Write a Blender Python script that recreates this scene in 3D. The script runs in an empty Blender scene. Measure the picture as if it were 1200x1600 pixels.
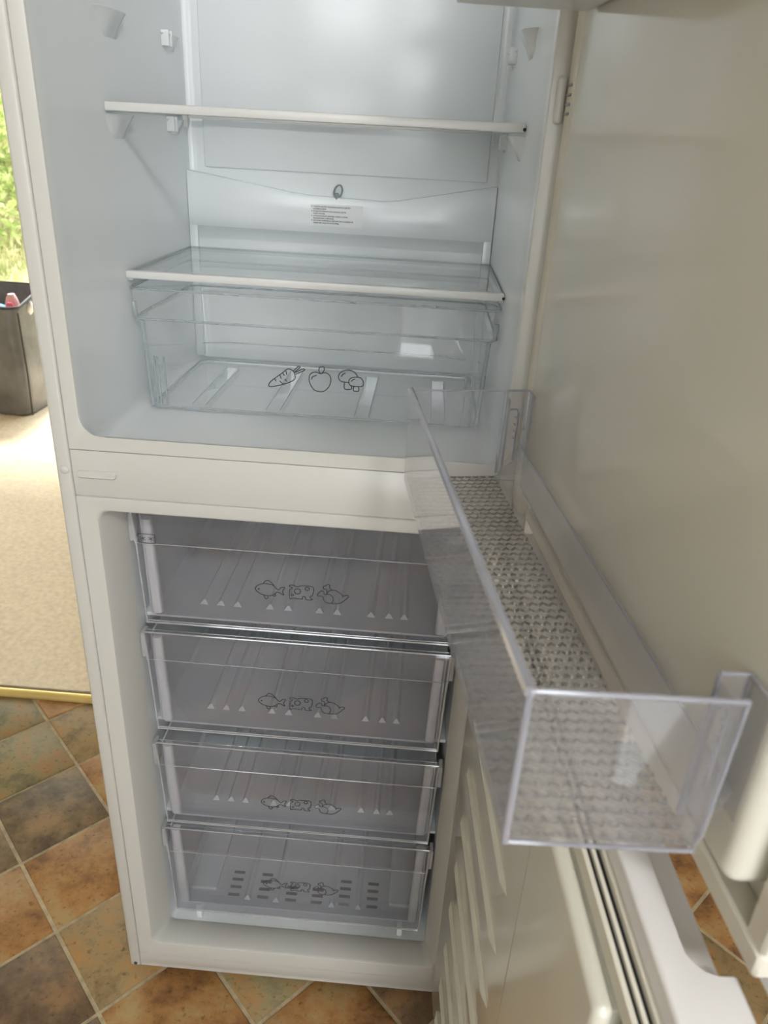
import bpy, bmesh, math, random
from mathutils import Vector, Matrix, noise as mnoise
random.seed(7)
SC = bpy.context.scene
COL = SC.collection
PI = math.pi

# ------------------------------------------------------------------ camera
cam = bpy.data.cameras.new('camera')
cam.sensor_fit = 'VERTICAL'
cam.sensor_height = 36.0
cam.lens = 1185.6 / 1600 * 36.0
cam.clip_start = 0.02
cam.dof.use_dof = True
cam.dof.focus_distance = 0.98
cam.dof.aperture_fstop = 9.5
camo = bpy.data.objects.new('camera', cam)
COL.objects.link(camo)
YAW, PITCH, ROLL = -0.038, 0.4529, 0.056
F = Vector((math.sin(YAW) * math.cos(PITCH), math.cos(YAW) * math.cos(PITCH), -math.sin(PITCH)))
R0 = Vector((math.cos(YAW), -math.sin(YAW), 0))
U0 = R0.cross(F)
R = R0 * math.cos(ROLL) + U0 * math.sin(ROLL)
U = R.cross(F)
mw = Matrix((R, U, -F)).transposed().to_4x4()
mw.translation = (0.4116, -0.7863, 1.2591)
camo.matrix_world = mw
SC.camera = camo

# ------------------------------------------------------------------ light
SC.view_settings.view_transform = 'Standard'
SC.view_settings.look = 'None'
SC.view_settings.gamma = 1.0
SC.view_settings.use_curve_mapping = False
SC.view_settings.exposure = 0.46
SC.cycles.transparent_max_bounces = 48
SC.cycles.max_bounces = 14
SC.cycles.diffuse_bounces = 6
SC.cycles.glossy_bounces = 5
SC.cycles.caustics_reflective = False

world = bpy.data.worlds.new('overcast_sky')
SC.world = world
world.use_nodes = True
bg = world.node_tree.nodes['Background']
bg.inputs[0].default_value = (0.92, 0.97, 1.0, 1)
bg.inputs[1].default_value = 5.0


def area(name, loc, direction, sx, sy, power, color):
    l = bpy.data.lights.new(name, 'AREA')
    l.shape = 'RECTANGLE'
    l.size, l.size_y = sx, sy
    l.energy = power
    l.color = color
    o = bpy.data.objects.new(name, l)
    COL.objects.link(o)
    o.location = loc
    o.rotation_euler = Vector(direction).to_track_quat('-Z', 'Y').to_euler()
    return o


def sun(name, direction, power, angle, color):
    l = bpy.data.lights.new(name, 'SUN')
    l.energy = power
    l.angle = angle
    l.color = color
    o = bpy.data.objects.new(name, l)
    COL.objects.link(o)
    o.rotation_euler = Vector(direction).to_track_quat('-Z', 'Y').to_euler()
    o.location = (-2, 6, 5)
    return o


# daylight through the glazed kitchen door behind the photographer, and the window to its left
area('kitchen_door_daylight', (0.88, -2.36, 1.05), (0, 1, 0), 0.56, 1.90, 2.0, (0.93, 0.97, 1.0))
area('kitchen_window_daylight', (-0.10, -2.36, 1.75), (0.1, 1, -0.18), 0.9, 0.7, 0.5, (0.95, 0.98, 1.0))
area('ceiling_lamp', (0.90, -1.75, 2.37), (-0.1, 0.5, -1), 0.30, 0.30, 26, (1.0, 0.985, 0.965))
sun('garden_sun', (0.15, -0.55, -0.82), 7, 0.25, (1.0, 0.95, 0.84))


# ------------------------------------------------------------------ materials
def newmat(name):
    m = bpy.data.materials.new(name)
    m.use_nodes = True
    nt = m.node_tree
    nt.nodes.clear()
    out = nt.nodes.new('ShaderNodeOutputMaterial')
    return m, nt, out


def ramp(nt, stops):
    r = nt.nodes.new('ShaderNodeValToRGB')
    el = r.color_ramp.elements
    while len(el) < len(stops):
        el.new(0.5)
    for e, (p, c) in zip(el, stops):
        e.position = p
        e.color = (*c, 1)
    return r


def plastic(name, color, rough=0.35, var=0.03, scale=6.0, bump=0.0, bscale=900.0, spec=0.5, metal=0.0):
    m, nt, out = newmat(name)
    b = nt.nodes.new('ShaderNodeBsdfPrincipled')
    tc = nt.nodes.new('ShaderNodeTexCoord')
    n = nt.nodes.new('ShaderNodeTexNoise')
    n.inputs['Scale'].default_value = scale
    n.inputs['Detail'].default_value = 3
    nt.links.new(tc.outputs['Object'], n.inputs['Vector'])
    r = ramp(nt, [(0.3, tuple(c * (1 - var) for c in color)), (0.7, tuple(min(1, c * (1 + var)) for c in color))])
    nt.links.new(n.outputs['Fac'], r.inputs['Fac'])
    nt.links.new(r.outputs['Color'], b.inputs['Base Color'])
    b.inputs['Roughness'].default_value = rough
    b.inputs['Specular IOR Level'].default_value = spec
    b.inputs['Metallic'].default_value = metal
    if bump > 0:
        n2 = nt.nodes.new('ShaderNodeTexNoise')
        n2.inputs['Scale'].default_value = bscale
        n2.inputs['Detail'].default_value = 2
        nt.links.new(tc.outputs['Object'], n2.inputs['Vector'])
        bp = nt.nodes.new('ShaderNodeBump')
        bp.inputs['Strength'].default_value = bump
        bp.inputs['Distance'].default_value = 0.001
        nt.links.new(n2.outputs['Fac'], bp.inputs['Height'])
        nt.links.new(bp.outputs['Normal'], b.inputs['Normal'])
    nt.links.new(b.outputs[0], out.inputs[0])
    return m


def clear(name, tint, haze, hazecol, rough=0.04, f0=0.04, fmax=0.9):
    """thin clear plastic or glass: straight-through view, Fresnel gloss, a little milky haze"""
    m, nt, out = newmat(name)
    lw = nt.nodes.new('ShaderNodeLayerWeight')
    lw.inputs['Blend'].default_value = 0.5
    pw = nt.nodes.new('ShaderNodeMath'); pw.operation = 'POWER'; pw.inputs[1].default_value = 5.0
    nt.links.new(lw.outputs['Facing'], pw.inputs[0])
    ma = nt.nodes.new('ShaderNodeMath'); ma.operation = 'MULTIPLY_ADD'
    ma.inputs[1].default_value = fmax - f0; ma.inputs[2].default_value = f0
    nt.links.new(pw.outputs[0], ma.inputs[0])
    tr = nt.nodes.new('ShaderNodeBsdfTransparent'); tr.inputs[0].default_value = (*tint, 1)
    df = nt.nodes.new('ShaderNodeBsdfDiffuse'); df.inputs[0].default_value = (*hazecol, 1)
    gl = nt.nodes.new('ShaderNodeBsdfGlossy'); gl.inputs['Roughness'].default_value = rough
    gl.inputs[0].default_value = (1, 1, 1, 1)
    tc = nt.nodes.new('ShaderNodeTexCoord')
    n = nt.nodes.new('ShaderNodeTexNoise'); n.inputs['Scale'].default_value = 14.0
    nt.links.new(tc.outputs['Object'], n.inputs['Vector'])
    mr = nt.nodes.new('ShaderNodeMapRange')
    mr.inputs['From Min'].default_value = 0.3; mr.inputs['From Max'].default_value = 0.7
    mr.inputs['To Min'].default_value = haze * 0.8; mr.inputs['To Max'].default_value = haze * 1.2
    nt.links.new(n.outputs['Fac'], mr.inputs['Value'])
    m1 = nt.nodes.new('ShaderNodeMixShader')
    nt.links.new(mr.outputs[0], m1.inputs[0])
    nt.links.new(tr.outputs[0], m1.inputs[1]); nt.links.new(df.outputs[0], m1.inputs[2])
    m2 = nt.nodes.new('ShaderNodeMixShader')
    nt.links.new(ma.outputs[0], m2.inputs[0])
    nt.links.new(m1.outputs[0], m2.inputs[1]); nt.links.new(gl.outputs[0], m2.inputs[2])
    nt.links.new(m2.outputs[0], out.inputs[0])
    return m


def stone(name, c1, c2, c3):
    m, nt, out = newmat(name)
    b = nt.nodes.new('ShaderNodeBsdfPrincipled')
    tc = nt.nodes.new('ShaderNodeTexCoord')
    oi = nt.nodes.new('ShaderNodeObjectInfo')
    ad = nt.nodes.new('ShaderNodeVectorMath'); ad.operation = 'ADD'
    sc = nt.nodes.new('ShaderNodeVectorMath'); sc.operation = 'SCALE'; sc.inputs[3].default_value = 37.0
    cx = nt.nodes.new('ShaderNodeCombineXYZ')
    nt.links.new(oi.outputs['Random'], cx.inputs[0]); nt.links.new(oi.outputs['Random'], cx.inputs[1])
    nt.links.new(cx.outputs[0], sc.inputs[0])
    nt.links.new(tc.outputs['Object'], ad.inputs[0]); nt.links.new(sc.outputs[0], ad.inputs[1])
    n = nt.nodes.new('ShaderNodeTexNoise'); n.inputs['Scale'].default_value = 10; n.inputs['Detail'].default_value = 10
    n.inputs['Roughness'].default_value = 0.68
    nt.links.new(ad.outputs[0], n.inputs['Vector'])
    r = ramp(nt, [(0.38, c1), (0.5, c2), (0.62, c3)])
    nt.links.new(n.outputs['Fac'], r.inputs['Fac'])
    n3 = nt.nodes.new('ShaderNodeTexNoise'); n3.inputs['Scale'].default_value = 95; n3.inputs['Detail'].default_value = 4
    nt.links.new(ad.outputs[0], n3.inputs['Vector'])
    r3 = ramp(nt, [(0.28, (0.42, 0.4, 0.38)), (0.42, (1, 1, 1)), (0.75, (1.0, 1.0, 1.0))])
    nt.links.new(n3.outputs['Fac'], r3.inputs['Fac'])
    mx = nt.nodes.new('ShaderNodeMix'); mx.data_type = 'RGBA'; mx.blend_type = 'MULTIPLY'
    mx.inputs[0].default_value = 0.75
    nt.links.new(r.outputs['Color'], mx.inputs[6]); nt.links.new(r3.outputs['Color'], mx.inputs[7])
    nt.links.new(mx.outputs[2], b.inputs['Base Color'])
    b.inputs['Roughness'].default_value = 0.55
    b.inputs['Specular IOR Level'].default_value = 0.35
    n2 = nt.nodes.new('ShaderNodeTexNoise'); n2.inputs['Scale'].default_value = 60; n2.inputs['Detail'].default_value = 8
    nt.links.new(ad.outputs[0], n2.inputs['Vector'])
    bp = nt.nodes.new('ShaderNodeBump'); bp.inputs['Strength'].default_value = 0.55; bp.inputs['Distance'].default_value = 0.003
    nt.links.new(n2.outputs['Fac'], bp.inputs['Height'])
    nt.links.new(bp.outputs['Normal'], b.inputs['Normal'])
    nt.links.new(b.outputs[0], out.inputs[0])
    return m


M = {}
M['shell'] = plastic('painted_steel_white', (0.58, 0.58, 0.545), 0.34, 0.012, 5, 0.05, 1400)
M['liner'] = plastic('white_liner_plastic', (0.755, 0.785, 0.80), 0.20, 0.012, 4)
M['frame'] = plastic('white_frame_plastic', (0.58, 0.58, 0.55), 0.28, 0.012, 5)
M['doorliner'] = plastic('glossy_door_liner', (0.675, 0.665, 0.58), 0.09, 0.012, 4, 0.02, 30, 0.6)
M['doorskin'] = plastic('door_outer_skin', (0.74, 0.73, 0.725), 0.36, 0.01, 8, 0.12, 1800)
M['gasket'] = plastic('door_gasket_rubber', (0.70, 0.67, 0.58), 0.5, 0.02, 20)
M['groove'] = plastic('dark_gasket_groove', (0.02, 0.021, 0.024), 0.6, 0.1, 30)
M['trim'] = plastic('white_shelf_trim', (0.64, 0.64, 0.63), 0.3, 0.01, 10)
M['glass'] = clear('shelf_glass', (0.985, 0.993, 0.99), 0.03, (0.75, 0.82, 0.82), 0.02, 0.05)
M['glassedge'] = plastic('green_glass_edge', (0.05, 0.13, 0.12), 0.15, 0.1, 20)
M['crisper'] = clear('clear_crisper_plastic', (0.99, 0.993, 0.995), 0.085, (0.86, 0.88, 0.89), 0.03)
M['crisperedge'] = clear('clear_crisper_edge', (0.70, 0.74, 0.76), 0.30, (0.72, 0.77, 0.80), 0.06, 0.09)
M['drawerfront'] = clear('clear_freezer_front', (0.93, 0.93, 0.95), 0.05, (0.62, 0.63, 0.68), 0.05)
M['draweredge'] = clear('clear_freezer_edge', (0.72, 0.73, 0.76), 0.40, (0.80, 0.80, 0.82), 0.08, 0.1)
M['drawerbody'] = plastic('grey_freezer_basket', (0.535, 0.56, 0.575), 0.38, 0.02, 10)
M['drawerpost'] = plastic('pale_freezer_basket', (0.68, 0.685, 0.69), 0.4, 0.02, 10)
M['bin'] = clear('clear_door_bin', (0.94, 0.94, 0.95), 0.085, (0.64, 0.64, 0.66), 0.05, 0.018)
M['binfront'] = clear('clear_door_bin_front', (0.90, 0.90, 0.92), 0.16, (0.60, 0.60, 0.63), 0.06, 0.06)  # extra milky haze paints the reflected veil over the front wall
M['binrim'] = clear('clear_door_bin_rim', (0.55, 0.56, 0.63), 0.50, (0.52, 0.53, 0.60), 0.12, 0.10)
M['binfloor'] = clear('textured_bin_floor', (0.80, 0.79, 0.77), 0.40, (0.56, 0.545, 0.51), 0.42, 0.035)
M['binstep_shade'] = clear('scale_step_shade', (0.42, 0.41, 0.40), 0.34, (0.20, 0.195, 0.18), 0.35, 0.04)  # dark tint paints the shade that refraction gives the scale steps
M['topbin'] = plastic('frosted_white_bin', (0.78, 0.80, 0.80), 0.35, 0.02, 9)
M['ink'] = plastic('dark_grey_ink', (0.035, 0.04, 0.045), 0.6, 0.05, 40)
M['sticker'] = plastic('white_sticker_paper', (0.80, 0.81, 0.81), 0.5, 0.01, 30)
M['dark'] = plastic('dark_gap', (0.012, 0.012, 0.014), 0.7, 0.1, 30)
M['slot'] = plastic('dark_vent_slot', (0.055, 0.055, 0.06), 0.6, 0.1, 30)
M['clip'] = plastic('grey_plunger', (0.30, 0.33, 0.34), 0.4, 0.05, 30)
M['grout'] = plastic('sandy_grout', (0.46, 0.38, 0.25), 0.85, 0.2, 60, 0.8, 300)
M['brass'] = plastic('brass_threshold', (0.82, 0.64, 0.26), 0.30, 0.08, 12, metal=0.7)
M['wall'] = plastic('cream_wall_paint', (0.56, 0.51, 0.42), 0.8, 0.02, 4)
M['ceiling'] = plastic('white_ceiling_paint', (0.80, 0.78, 0.74), 0.85, 0.02, 4)
M['carpet'] = plastic('cream_carpet', (0.84, 0.72, 0.55), 0.95, 0.10, 70, 1.0, 220)
M['pvc'] = plastic('white_pvc_frame', (0.8, 0.8, 0.8), 0.3, 0.02, 8)
M['pane'] = clear('window_pane', (0.98, 0.99, 0.99), 0.01, (0.8, 0.85, 0.85), 0.01)
M['nylon'] = plastic('grey_black_nylon', (0.15, 0.145, 0.145), 0.30, 0.3, 9, 0.6, 50)
M['binding'] = plastic('black_binding', (0.03, 0.03, 0.03), 0.6, 0.2, 30)
M['pink'] = plastic('pink_foam', (0.85, 0.16, 0.24), 0.5, 0.05, 20)
M['palepink'] = plastic('pale_pink_foam', (0.9, 0.5, 0.52), 0.5, 0.05, 20)
M['blue'] = plastic('blue_cloth', (0.12, 0.34, 0.62), 0.7, 0.2, 20)
M['whitecloth'] = plastic('white_cloth', (0.75, 0.74, 0.7), 0.8, 0.2, 25)
M['tealcloth'] = plastic('teal_cloth', (0.10, 0.17, 0.19), 0.8, 0.3, 18)
M['orange'] = stone('slate_orange', (0.20, 0.10, 0.04), (0.39, 0.20, 0.07), (0.42, 0.29, 0.13))
M['brown'] = stone('slate_brown', (0.11, 0.08, 0.05), (0.20, 0.14, 0.08), (0.32, 0.21, 0.11))
M['tan'] = stone('slate_tan', (0.18, 0.12, 0.055), (0.33, 0.235, 0.115), (0.42, 0.23, 0.085))
M['olive'] = stone('slate_olive', (0.16, 0.14, 0.075), (0.28, 0.23, 0.115), (0.36, 0.20, 0.08))
M['umber'] = stone('slate_umber', (0.11, 0.07, 0.04), (0.18, 0.115, 0.065), (0.29, 0.17, 0.08))


def leafmat(name, c1, c2, c3):
    m, nt, out = newmat(name)
    tc = nt.nodes.new('ShaderNodeTexCoord')
    n = nt.nodes.new('ShaderNodeTexNoise'); n.inputs['Scale'].default_value = 3.5; n.inputs['Detail'].default_value = 5
    nt.links.new(tc.outputs['Object'], n.inputs['Vector'])
    r = ramp(nt, [(0.35, c1), (0.5, c2), (0.65, c3)])
    nt.links.new(n.outputs['Fac'], r.inputs['Fac'])
    d = nt.nodes.new('ShaderNodeBsdfDiffuse'); t = nt.nodes.new('ShaderNodeBsdfTranslucent')
    nt.links.new(r.outputs['Color'], d.inputs[0]); nt.links.new(r.outputs['Color'], t.inputs[0])
    mx = nt.nodes.new('ShaderNodeMixShader'); mx.inputs[0].default_value = 0.4
    nt.links.new(d.outputs[0], mx.inputs[1]); nt.links.new(t.outputs[0], mx.inputs[2])
    nt.links.new(mx.outputs[0], out.inputs[0])
    return m


M['leaf'] = leafmat('hedge_leaf', (0.14, 0.20, 0.05), (0.34, 0.40, 0.13), (0.58, 0.57, 0.30))
M['grass'] = leafmat('lawn_grass_blade', (0.32, 0.35, 0.14), (0.50, 0.47, 0.22), (0.64, 0.56, 0.36))
M['soil'] = plastic('garden_soil', (0.30, 0.28, 0.15), 0.9, 0.3, 4)


# ------------------------------------------------------------------ mesh helpers
class MB:
    def __init__(self):
        self.v, self.f, self.sm = [], [], []

    def add(self, verts, faces, smooth=False):
        k = len(self.v)
        self.v += [tuple(p) for p in verts]
        self.f += [tuple(i + k for i in f) for f in faces]
        self.sm += [smooth] * len(faces)
        return self

    def box(self, x0, x1, y0, y1, z0, z1, b=0.0, seg=2, T=None):
        bm = bmesh.new()
        bmesh.ops.create_cube(bm, size=1.0)
        for v in bm.verts:
            v.co = ((x0 + x1) / 2 + v.co.x * (x1 - x0), (y0 + y1) / 2 + v.co.y * (y1 - y0), (z0 + z1) / 2 + v.co.z * (z1 - z0))
        if b > 0:
            b = min(b, 0.49 * min(abs(x1 - x0), abs(y1 - y0), abs(z1 - z0)))
            bmesh.ops.bevel(bm, geom=bm.edges[:], offset=b, segments=seg, profile=0.5, affect='EDGES')
        self.frombm(bm, T, b > 0)
        return self

    def frombm(self, bm, T=None, smooth=False):
        bm.verts.index_update()
        self.add([(T(v.co) if T else v.co[:]) for v in bm.verts], [[v.index for v in f.verts] for f in bm.faces], smooth)
        bm.free()

    def prism(self, poly, axis, a0, a1, b=0.0, T=None, seg=2):
        """extrude a polygon; axis 'x': (y,z), 'y': (x,z), 'z': (x,y)"""
        def P(p, a):
            return {'x': (a, p[0], p[1]), 'y': (p[0], a, p[1]), 'z': (p[0], p[1], a)}[axis]
        bm = bmesh.new()
        A = [bm.verts.new(P(p, a0)) for p in poly]
        B = [bm.verts.new(P(p, a1)) for p in poly]
        n = len(poly)
        bm.faces.new(A); bm.faces.new(B[::-1])
        for i in range(n):
            bm.faces.new((A[i], B[i], B[(i + 1) % n], A[(i + 1) % n]))
        bmesh.ops.recalc_face_normals(bm, faces=bm.faces[:])
        if b > 0:
            bmesh.ops.bevel(bm, geom=bm.edges[:], offset=b, segments=seg, profile=0.5, affect='EDGES')
        self.frombm(bm, T, b > 0)
        return self

    def loft(self, rings, cap0=False, cap1=False, closed=False, smooth=True):
        n = len(rings[0])
        vs = [p for r in rings for p in r]
        fs = []
        m = len(rings)
        for j in range(m if closed else m - 1):
            k = (j + 1) % m
            for i in range(n):
                fs.append((j * n + i, j * n + (i + 1) % n, k * n + (i + 1) % n, k * n + i))
        if cap0:
            fs.append(tuple(range(n))[::-1])
        if cap1:
            fs.append(tuple((m - 1) * n + i for i in range(n)))
        self.add(vs, fs, smooth)
        return self

    def tube(self, path, r, n=8, closed=False):
        P = [Vector(p) for p in path]
        rings = []
        m = len(P)
        for i in range(m):
            if closed:
                t = (P[(i + 1) % m] - P[i - 1])
            else:
                t = P[min(i + 1, m - 1)] - P[max(i - 1, 0)]
            t.normalize()
            up = Vector((0, 0, 1)) if abs(t.z) < 0.9 else Vector((0, 1, 0))
            a = t.cross(up).normalized(); b = a.cross(t)
            rr = r[i] if isinstance(r, (list, tuple)) else r
            rings.append([P[i] + a * (rr * math.cos(2 * PI * k / n)) + b * (rr * math.sin(2 * PI * k / n)) for k in range(n)])
        self.loft(rings, not closed, not closed, closed)
        return self

    def build(self, name, mat, parent=None, fix=True):
        me = bpy.data.meshes.new(name)
        me.from_pydata(self.v, [], self.f)
        me.polygons.foreach_set('use_smooth', self.sm)
        me.update()
        if fix:
            bm = bmesh.new(); bm.from_mesh(me)
            bmesh.ops.recalc_face_normals(bm, faces=bm.faces[:])
            bm.to_mesh(me); bm.free()
        try:
            me.set_sharp_from_angle(angle=math.radians(42))
        except Exception:
            pass
        me.materials.append(mat)
        o = bpy.data.objects.new(name, me)
        COL.objects.link(o)
        adopt(o, parent)
        return o


def world_of(o):
    m = o.matrix_basis.copy()
    if o.parent:
        m = world_of(o.parent) @ o.matrix_parent_inverse @ m
    return m


def adopt(o, parent):
    if parent is not None:
        o.parent = parent
        o.matrix_parent_inverse = world_of(parent).inverted()


def thing(name, label, cat, loc, group=None):
    o = bpy.data.objects.new(name, None)
    o.empty_display_size = 0.05
    COL.objects.link(o)
    o.location = loc
    o['label'] = label
    o['category'] = cat
    if group:
        o['group'] = group
    return o


def tag(o, label, cat, group=None):
    o['label'] = label
    o['category'] = cat
    if group:
        o['group'] = group
    return o


def structure(o):
    o['kind'] = 'structure'
    return o


def rrect(x0, x1, z0, z1, r, y, n=5):
    pts = []
    for cx, cz, a0 in ((x1 - r, z1 - r, 0), (x0 + r, z1 - r, 90), (x0 + r, z0 + r, 180), (x1 - r, z0 + r, 270)):
        for k in range(n + 1):
            a = math.radians(a0 + 90 * k / n)
            pts.append((cx + r * math.cos(a), y, cz + r * math.sin(a)))
    return pts


W = 0.545
FLOOR = -0.02

# ------------------------------------------------------------------ setting
floor = structure(MB().box(-1.4, 1.6, -2.4, 0.676, FLOOR - 0.06, FLOOR - 0.0035).build('floor', M['grout']))
O0 = Vector((-0.2854, 0.1882)); TU = Vector((0.128, -0.1283)); TV = Vector((0.126, 0.1305))
named = {(-1, 0): 'brown', (-2, 0): 'olive', (-2, 1): 'tan', (-3, 0): 'olive', (-3, 1): 'orange', (0, 0): 'orange', (1, 0): 'tan',
         (0, -1): 'orange', (1, -1): 'umber', (2, 0): 'orange', (2, 1): 'olive', (3, 1): 'orange', (3, 2): 'umber', (-1, 1): 'orange',
         (-1, -1): 'brown', (4, 5): 'orange', (5, 5): 'orange', (5, 4): 'tan', (-3, 2): 'tan'}
G = 0.0037


def clip_poly(poly, x0, x1, y0, y1):
    def cut(ps, inside, inter):
        out = []
        for i in range(len(ps)):
            a, b = ps[i - 1], ps[i]
            if inside(b):
                if not inside(a):
                    out.append(inter(a, b))
                out.append(b)
            elif inside(a):
                out.append(inter(a, b))
        return out
    def ix(c):
        return lambda a, b: (c, a[1] + (b[1] - a[1]) * (c - a[0]) / (b[0] - a[0]))
    def iy(c):
        return lambda a, b: (a[0] + (b[0] - a[0]) * (c - a[1]) / (b[1] - a[1]), c)
    for ins, it in ((lambda p: p[0] >= x0, ix(x0)), (lambda p: p[0] <= x1, ix(x1)), (lambda p: p[1] >= y0, iy(y0)), (lambda p: p[1] <= y1, iy(y1))):
        poly = cut(poly, ins, it)
        if len(poly) < 3:
            return []
    return poly


def tile_solid(mb, poly, zc):
    """bevelled slab over polygon, a little uneven at the rim"""
    c = Vector((sum(p[0] for p in poly) / len(poly), sum(p[1] for p in poly) / len(poly)))
    n = len(poly)
    lo = [(p[0], p[1], zc - 0.012) for p in poly]
    mid = [(p[0], p[1], zc - 0.0025) for p in poly]
    top = []
    for p in poly:
        d = c - Vector(p); d.normalize()
        top.append((p[0] + d.x * 0.004, p[1] + d.y * 0.004, zc))
    mb.loft([lo, mid, top], True, True, smooth=False)


rest = MB()
rnd = random.Random(3)
kinds = ['orange', 'orange', 'brown', 'tan', 'olive', 'umber']
master = {}
g = 0.0033
un, vn = TU.normalized(), TV.normalized()
for i in range(-20, 24):
    for j in range(-20, 24):
        p0 = O0 + TU * i + TV * j
        quad = [p0 + un * g + vn * g, p0 + TU - un * g + vn * g, p0 + TU + TV - un * g - vn * g, p0 + TV + un * g - vn * g]
        quad = [tuple(q) for q in quad]
        cl = clip_poly(quad, -1.39, 1.59, -2.39, 0.652)
        if not cl:
            continue
        full = len(cl) == 4 and all((Vector(a) - Vector(b)).length < 1e-6 for a, b in zip(sorted(cl), sorted(quad)))
        cy = sum(q[1] for q in cl) / len(cl)
        cx = sum(q[0] for q in cl) / len(cl)
        area2 = abs(sum(cl[k - 1][0] * cl[k][1] - cl[k][0] * cl[k - 1][1] for k in range(len(cl)))) / 2
        if area2 < 0.0004:
            continue
        kind = named.get((i, j)) or rnd.choice(kinds)
        dz = rnd.uniform(-0.0008, 0.0008)
        if cy < -1.15:
            tile_solid(rest, cl, FLOOR + dz)
            continue
        if full:
            if 'm' not in master:
                mb = MB(); q0 = Vector(quad[0])
                tile_solid(mb, [tuple(Vector(q) - p0) for q in quad], 0)
                master['m'] = mb
            if kind not in master:
                o = master['m'].build('tile', M[kind]); master[kind] = o.data
            else:
                o = bpy.data.objects.new('tile', master[kind]); COL.objects.link(o)
            o.location = (p0.x, p0.y, FLOOR + dz)
        else:
            mb = MB()
            tile_solid(mb, [tuple(Vector(q) - p0) for q in cl], 0)
            o = mb.build('tile', M[kind])
            o.location = (p0.x, p0.y, FLOOR + dz)
        adopt(o, floor)
ro = rest.build('tiles_behind_camera', M['tan'], floor)
ro['kind'] = 'stuff'

# carpet of the next room: real pile bumps near the doorway
mb = MB()
nx, ny = 150, 180
X0, X1, Y0, Y1 = -3.5, 1.6, 0.669, 3.40
vs = []
for j in range(ny + 1):
    ty = j / ny
    y = Y0 + (Y1 - Y0) * ty ** 1.5
    for i in range(nx + 1):
        x = X0 + (X1 - X0) * i / nx
        h = mnoise.noise(Vector((x * 26, y * 26, 0.3))) * 0.0035 + mnoise.noise(Vector((x * 8, y * 8, 2))) * 0.003
        vs.append((x, y, -0.004 + h * min(1, (y - Y0) * 40)))
mb.add(vs, [(j * (nx + 1) + i, j * (nx + 1) + i + 1, (j + 1) * (nx + 1) + i + 1, (j + 1) * (nx + 1) + i) for j in range(ny) for i in range(nx)], True)
mb.box(X0, X1, Y0, Y1, -0.05, -0.012)
structure(mb.build('carpet', M['carpet']))
# brass strip in the doorway
mb = MB()
prof = [(0.643, -0.0195), (0.644, -0.014), (0.650, -0.0085), (0.659, -0.0065), (0.667, -0.0085), (0.673, -0.014), (0.674, -0.0195)]
mb.prism(prof, 'x', -1.4, -0.14)
structure(mb.build('trim_1', M['brass']))

structure(MB().box(-1.46, -1.4, -2.46, 0.69, FLOOR, 2.4).build('wall_left', M['wall']))
structure(MB().box(1.6, 1.66, -2.46, 3.46, FLOOR, 2.4).build('wall_right', M['wall']))
# back wall of the kitchen with the doorway to the carpeted room
mb = MB().box(-0.13, 1.6, 0.69, 0.75, FLOOR, 2.4).box(-1.4, -0.13, 0.69, 0.75, 2.05, 2.4)
structure(mb.build('wall_back', M['wall']))
# wall behind the photographer, with the openings of the glazed door and the window
mb = MB().box(-1.4, -0.55, -2.46, -2.4, FLOOR, 2.4).box(0.35, 0.55, -2.46, -2.4, FLOOR, 2.4).box(1.15, 1.6, -2.46, -2.4, FLOOR, 2.4)
mb.box(-0.55, 0.35, -2.46, -2.4, FLOOR, 1.4).box(-0.55, 0.35, -2.46, -2.4, 2.1, 2.4).box(0.55, 1.15, -2.46, -2.4, 2.05, 2.4)
structure(mb.build('wall_front', M['wall']))
structure(MB().box(-3.56, 1.66, -2.46, 3.46, 2.4, 2.46).build('ceiling', M['ceiling']))
structure(MB().box(-3.56, -3.5, 0.69, 3.46, FLOOR, 2.4).build('wall_side', M['wall']))
mb = MB().box(-3.5, -1.46, 0.69, 0.75, FLOOR, 2.4)
structure(mb.build('wall_divider', M['wall']))
mb = MB().box(-0.3, 1.6, 3.40, 3.46, FLOOR, 2.4).box(-3.5, -0.3, 3.40, 3.46, 2.1, 2.4).box(-3.5, -3.3, 3.40, 3.46, FLOOR, 2.1)
structure(mb.build('wall_garden', M['wall']))
lamp = MB().box(0.72, 1.08, -1.93, -1.57, 2.386, 2.3995, 0.004).build('panel_lamp', M['pvc'])
tag(lamp, 'flat square white ceiling lamp over the kitchen floor', 'lamp')
# patio door frame
mb = MB()
for x in (-3.27, -0.9, -0.33):
    mb.box(x - 0.03, x + 0.03, 3.40, 3.46, 0.0, 2.1, 0.004)
mb.box(-3.3, -0.3, 3.40, 3.46, 2.06, 2.1, 0.004).box(-3.3, -0.3, 3.40, 3.46, -0.02, 0.035, 0.004)
d1 = structure(mb.build('door_1', M['pvc']))
MB().box(-3.24, -0.93, 3.425, 3.431, 0.03, 2.06).build('pane', M['pane'], d1)
# glazed kitchen door and window frames (behind the camera)
mb = MB()
for x in (0.57, 1.13):
    mb.box(x - 0.02, x + 0.02, -2.45, -2.40, FLOOR, 2.05, 0.003)
mb.box(0.55, 1.15, -2.45, -2.40, 2.01, 2.05, 0.003).box(0.55, 1.15, -2.45, -2.40, FLOOR, 0.1, 0.003)
structure(mb.build('door_2', M['pvc']))
mb = MB()
for x in (-0.53, 0.33):
    mb.box(x - 0.02, x + 0.02, -2.45, -2.40, 1.4, 2.1, 0.003)
mb.box(-0.55, 0.35, -2.45, -2.40, 2.06, 2.1, 0.003).box(-0.55, 0.35, -2.45, -2.40, 1.4, 1.44, 0.003)
structure(mb.build('window_1', M['pvc']))

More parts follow.
